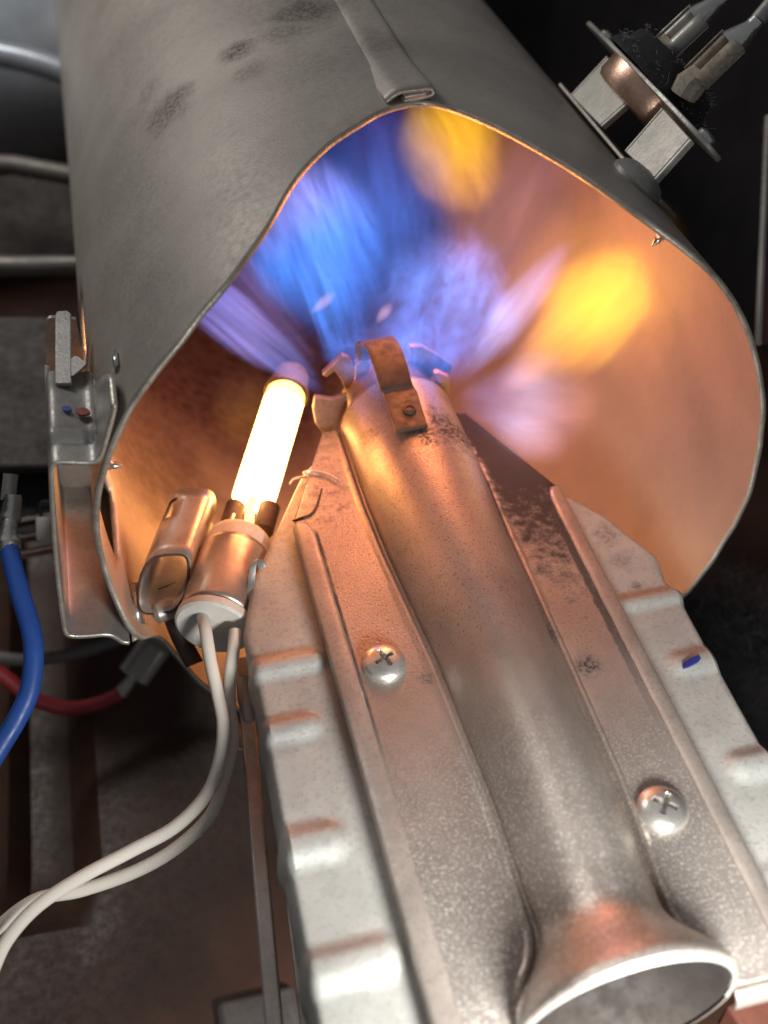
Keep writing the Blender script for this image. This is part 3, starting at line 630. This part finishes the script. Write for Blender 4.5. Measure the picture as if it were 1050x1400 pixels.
# ------------------------------------------------------------------ things far behind at the left
mo = thing('blower_motor', tuple(atD(20, 330, 5.6)), 'blurred grey blue metal motor shell with a bright rim behind the duct at upper left', 'motor')
c = atD(-70, 110, 5.7)
MB().lathe(c - V(.9, 0, .0), (1, .05, -.0), [(0, .001), (0, .48), (.05, .52), (1.7, .52), (1.75, .48), (1.75, .001)], 60).build('shell', M['motor'], mo, ang=40)
MB().tube(spline([atD(-60, 66, 5.1), atD(0, 74, 5.1), atD(60, 88, 5.1), atD(125, 112, 5.1)], 6), .06, 14).build('highlight_ridge', M['motor'], mo)  # raised tube added to make the shell's soft highlight
MB().tube([atD(-60, 222, 5.0), atD(20, 226, 5.0), atD(120, 244, 5.0)], .045, 14).build('rim', M['rail'], mo)
MB().box(atD(30, 300, 5.3), (1, 0, 0), norm((0, 1, .8)), norm((0, -.8, 1)), .8, .22, .03).build('cradle', M['brownbox'], mo, bevel=.02)
ra = MB().tube([atD(-80, 362, 4.6), atD(20, 364, 4.6), atD(140, 362, 4.6)], .042, 12).build('support_rail', M['rail'])
tag(ra, 'blurred horizontal grey metal rail below the motor, left of the duct', 'rail')
vb = thing('valve_cover', tuple(atD(40, 640, 4.0)), 'dusty dark brown metal cover behind the sensor housing at the left edge', 'cover')
a_ = atD(-60, 432, 4.2); b_ = atD(104, 432, 4.2); c_ = atD(104, 640, 3.75); e_ = atD(-60, 640, 3.75)
MB().prism([a_, b_, c_, e_], V(0, .25, -.3)).build('cover_panel', M['brownbox'], vb, bevel=.02)
MB().prism([atD(-60, 640, 3.9), atD(110, 640, 3.9), atD(104, 740, 3.75), atD(-60, 740, 3.75)], V(0, .2, -.2)).build('lower_panel', M['dark'], vb, bevel=.01)
for v in (708, 730, 752):
    MB().box(atD(62, v, 3.7), norm((1, .02, .05)), (0, 1, 0), (0, 0, 1), .10, .01, .012).build('ledge', M['floor'], vb)
wc = thing('white_connector', tuple(atD(64, 740, 3.6)), 'small white nylon plug in a black clip between the blue wire and the housing', 'connector')
ca, cb = atD(63, 740, 3.6), atD(62, 707, 3.6)
MB().tube([ca, ca + (cb - ca)*.08, cb - (cb - ca)*.05, cb], [.026, .03, .03, .027], 18).build('plug', M['white'], wc, ang=50)
fr_ = [atD(u, v, 3.62) for u, v in ((54, 708), (52, 690), (56, 686), (72, 686), (72, 690), (57, 692), (58, 708))]
MB().prism(fr_, V(0, .03, -.02)).build('clip_frame', M['black'], wc)
gp = MB().lathe(atZ(50, 1325, -1.265), (0, 0, 1), [(0, .001), (.0, .09), (-.03, .10)], 30).build('floor_hole_disc', M['dark'])  # black disc added in place of a dark hole
tag(gp, 'black disc standing for a dark hole in the cabinet floor at the lower left', 'plug')
fp = MB().box(atZ(355, 1395, -1.25), (1, .0, 0), (0, 1, 0), (0, 0, 1), .12, .08, .02).build('floor_pad', plain('grey_pad', (.10, .09, .085), .7), bevel=.02)
tag(fp, 'blurred pale grey pad on the cabinet floor at the bottom beside the burner rail', 'pad')
# right side
pst = thing('cabinet_post', tuple(atD(1060, 640, 3.6)), 'dark red strip with a grey edge standing at the right border', 'post')
MB().prism([atD(1041, 170, 3.8), atD(1120, 170, 3.8), atD(1120, 470, 3.5), atD(1036, 470, 3.5)], V(.02, .03, 0)).build('strip', plain('dark_red_paint', (.05, .012, .014), .6), pst)
MB().tube([atD(1050, 160, 3.78), atD(1036, 470, 3.48)], .012, 8).build('edge_bead', M['dull'], pst)
lt = MB(); base = atD(1010, 905, 3.9)
for k in range(2500):
    a = random.uniform(0, 6.28); rr = .62*math.sqrt(random.random()); p = base + V(rr*math.cos(a), rr*math.sin(a), -.06 - .5*max(0, rr - .36)**1.2 + random.gauss(0, .02)); d = norm(rng.normal(size=3)); L_ = random.uniform(.02, .05)
    lt.tube([p, p + d*L_, p + d*L_*1.6 + norm(rng.normal(size=3))*L_], .0011, 3, False)
lt.lathe(base - V(0, 0, .16), (.15, .1, 1), [(-.6, .6), (0, .5), (.06, .36), (.1, .001)], 30)
o = lt.build('lint', plain('dark_lint', (.06, .054, .058), .95)); tag(o, 'soft dark grey lint heaped beside the duct mouth at the right', 'lint', kind='stuff')
rb = MB().box(atZ(1048, 1400, -.35), (1, .2, 0), (-.2, 1, 0), (0, 0, 1), .08, .06, .05).build('rust_bracket', M['brown'], bevel=.01)
tag(rb, 'rust red bracket under the front edge of the burner at the bottom right corner', 'bracket')

# ------------------------------------------------------------------ flames (glowing gas volumes)
def gas(name, pa, pb, w, stops, st, power=1.6, warp=.55, fil=.5, fs=(3.2, 3.2, .9), flat=1, seed=0, parent=None, bend=0):
    """an ellipsoid from pa to pb; colour stops run along it; fil = depth of the filament noise"""
    pa, pb = np.array(pa), np.array(pb); L = np.linalg.norm(pb - pa); mid = (pa + pb)/2
    T = NT('gas_' + name); tc = T.n('TexCoord').outputs['Object']
    off = T.vmath('ADD', tc, (seed*3.7, seed*1.3, seed*2.1))
    mp = T.vmath('MULTIPLY', off, (1.1, 1.1, .8)); nz = T.noise(mp, 1.1, 2, .5, True)
    q = T.vmath('ADD', tc, T.vmath('SCALE', T.vmath('SUBTRACT', nz, (.5, .5, .5)), scale=warp))
    sx = T.n('SeparateXYZ'); T.l(q, sx.inputs[0]); x, y, z = sx.outputs
    if bend: x = T.math('ADD', x, T.math('MULTIPLY', T.math('MULTIPLY', z, z), bend))
    # teardrop: narrow at the root
    wz = T.ramp(z, -1.1, .3, .42, 1)
    rr = T.math('ADD', T.math('POWER', T.math('DIVIDE', x, wz), 2), T.math('POWER', T.math('DIVIDE', y, wz), 2))
    rr = T.math('ADD', rr, T.math('POWER', z, 2))
    d = T.ramp(T.math('SUBTRACT', 1, rr), 0, -power) if power < 0 else T.math('POWER', T.math('MAXIMUM', T.math('SUBTRACT', 1, rr), 0), power)
    f1 = T.noise(T.vmath('MULTIPLY', T.vmath('ADD', q, (seed, 0, 0)), fs), 1.0, 4, .62, dist=.7)
    rdg = T.math('POWER', T.math('SUBTRACT', 1, T.math('ABSOLUTE', T.math('SUBTRACT', T.math('MULTIPLY', f1, 2), 1))), 7)   # thin bright sheets of burning gas
    f0 = T.ramp(T.noise(T.vmath('MULTIPLY', q, (1.8, 1.8, .8)), 1.0, 2, .5), .3, .68, 1 - fil*.85, 1.25)
    fl = T.math('MULTIPLY', f0, T.math('ADD', 1 - fil*.72, T.math('MULTIPLY', rdg, fil*2.1)))
    edge = T.ramp(T.vmath('LENGTH', tc), 1.0, .72)
    d = T.math('MULTIPLY', T.math('MULTIPLY', d, fl), edge)
    cr = T.n('ValToRGB'); T.l(T.ramp(z, -1, 1), cr.inputs[0]); cr.color_ramp.interpolation = 'EASE'
    for i, (pos_, c) in enumerate(stops):
        e = cr.color_ramp.elements[i] if i < 2 else cr.color_ramp.elements.new(pos_)
        e.position = pos_; e.color = (*c, 1)
    em = T.n('Emission'); T.l(cr.outputs[0], em.inputs[0]); T.l(T.math('MULTIPLY', d, st), em.inputs[1]); T.l(em.outputs[0], T.out.inputs['Volume'])
    bm = bmesh.new(); bmesh.ops.create_icosphere(bm, subdivisions=3, radius=1); me = bpy.data.meshes.new(name); bm.to_mesh(me); bm.free(); me.materials.append(T.mat)
    o = bpy.data.objects.new(name, me); COL.objects.link(o)
    zz = norm(pb - pa); view = norm(mid - CAM); xx = norm(np.cross(view, zz)); y_ = np.cross(zz, xx)
    Mx = Matrix(((xx[0]*w, y_[0]*w*flat, zz[0]*L/2, mid[0]), (xx[1]*w, y_[1]*w*flat, zz[1]*L/2, mid[1]), (xx[2]*w, y_[2]*w*flat, zz[2]*L/2, mid[2]), (0, 0, 0, 1)))
    if parent: o.parent = parent; Mx = Matrix.Translation(-root_loc(parent)) @ Mx
    o.matrix_local = Mx
    return o
B1, B2, LV, PK, WH = (.07, .22, .88), (.13, .24, .80), (.32, .28, .80), (.62, .26, .24), (.60, .52, .85)
fl = thing('blue_flame', (.05, 1.02, .05), 'blue gas flame fanning out from the burner end into the duct', 'flame')
n_ = 'flame_tongue'
gas(n_, atD(455, 548, 3.30), atD(205, 345, 3.5), .105, [(0, B2), (.4, LV), (1, (.2, .2, .75))], 7.0, -.55, .25, .7, (3, 1, .4), flat=.6, seed=1, parent=fl)
gas(n_, atD(450, 530, 3.35), atD(270, 300, 3.6), .10, [(0, LV), (.5, (.3, .2, .55)), (1, (.25, .16, .5))], 2.0, -.8, .35, .7, (4, 4, .6), seed=2, parent=fl)
gas(n_, atD(500, 525, 3.30), atD(365, 190, 3.75), .29, [(0, B1), (.45, (.07, .25, .95)), (1, LV)], 7.0, -.7, .45, .9, (5.5, 1.2, .9), flat=.3, seed=3, parent=fl)
gas(n_, atD(482, 510, 3.25), atD(415, 320, 3.5), .095, [(0, B1), (.5, (.06, .30, .95)), (1, B2)], 6.5, -.9, .5, .9, (3, 1, .8), flat=.4, seed=4, parent=fl)
gas(n_, atD(540, 500, 3.35), atD(500, 130, 4.0), .36, [(0, B1), (.5, B1), (1, (.16, .10, .5))], 1.0, 1.1, .6, .7, seed=5, parent=fl)
gas(n_, atD(560, 540, 3.30), atD(640, 290, 3.7), .25, [(0, B1), (.6, B2), (1, (.25, .2, .6))], 6.5, -.7, .8, 1.0, (4.5, 1, 3), flat=.28, seed=6, parent=fl)
gas(n_, atD(590, 530, 3.30), atD(715, 380, 3.5), .13, [(0, B1), (.5, B2), (1, LV)], 6, -.8, .7, 1.0, (3, 1, 2), flat=.35, seed=7, parent=fl)
gas(n_, atD(535, 560, 3.22), atD(545, 420, 3.4), .27, [(0, B2), (.5, B1), (1, B1)], 4.5, -.8, .6, 1.0, (5, 1, 2), flat=.35, seed=14, parent=fl)
gas(n_, atD(605, 548, 3.25), atD(790, 315, 3.45), .075, [(0, B2), (.35, WH), (1, LV)], 5.0, -.9, .35, .5, (4, 4, .7), seed=15, parent=fl)
gas(n_, atD(610, 545, 3.25), atD(830, 560, 3.35), .20, [(0, B2), (.5, WH), (1, PK)], 2.0, -1, .6, .6, seed=16, parent=fl)
gas(n_, atD(640, 560, 3.2), atD(790, 625, 3.3), .09, [(0, B2), (.4, WH), (1, PK)], 2.6, -.9, .6, .6, seed=17, parent=fl)
gas(n_, atD(600, 520, 3.4), atD(760, 150, 3.9), .28, [(0, LV), (.5, PK), (1, (.4, .18, .3))], .85, 1.3, .6, .6, seed=8, parent=fl)
for (u0, v0, u1, v1) in ((421, 432, 462, 396), (512, 444, 538, 412)):     # two short pink jets
    gas(n_, atD(u0, v0, 3.3), atD(u1, v1, 3.35), .022, [(0, (1, .5, .35)), (.5, (.8, .45, .45)), (1, PK)], 14, 1, .2, .2, seed=u0*.01, parent=fl)
YO, YE = (.95, .40, .03), (1, .56, .01)
y1 = thing('yellow_flame', tuple(atD(790, 450, 3.5)), 'largest yellow flame lobe at the right of the duct, beside the blue flame', 'flame', 'yellow flame lobes')
gas('flame_tongue', atD(665, 555, 3.4), atD(905, 335, 3.7), .20, [(0, PK), (.3, YO), (.55, YE), (1, YE)], 2.9, -.7, .8, .45, (2, 2, .9), seed=9, parent=y1)
y2 = thing('yellow_flame', tuple(atD(610, 200, 3.8)), 'smaller yellow flame lobe just under the rolled seam at the top of the duct mouth', 'flame', 'yellow flame lobes')
HZ = (.85, .30, .07)
gas(n_, atD(340, 640, 3.35), atD(330, 500, 3.6), .14, [(0, HZ), (.5, (.5, .2, .03)), (1, (.3, .14, .1))], 1.0, 1.3, .5, .3, seed=13, parent=fl)  # orange halo round the igniter, added as a glowing volume
gas('flame_tongue', atD(640, 470, 3.5), atD(930, 330, 3.8), .36, [(0, PK), (.5, HZ), (1, YO)], 1.1, 1.3, .7, .4, seed=11, parent=y1)
gas('flame_tongue', atD(690, 330, 3.6), atD(600, 110, 3.95), .30, [(0, PK), (.5, HZ), (1, YO)], .75, 1.3, .7, .4, seed=12, parent=y2)
gas('flame_tongue', atD(660, 300, 3.6), atD(585, 120, 3.9), .22, [(0, YO), (.4, YO), (.7, YE), (1, YO)], 2.2, -.9, .8, .5, (2.2, 2.2, .9), seed=10, parent=y2)
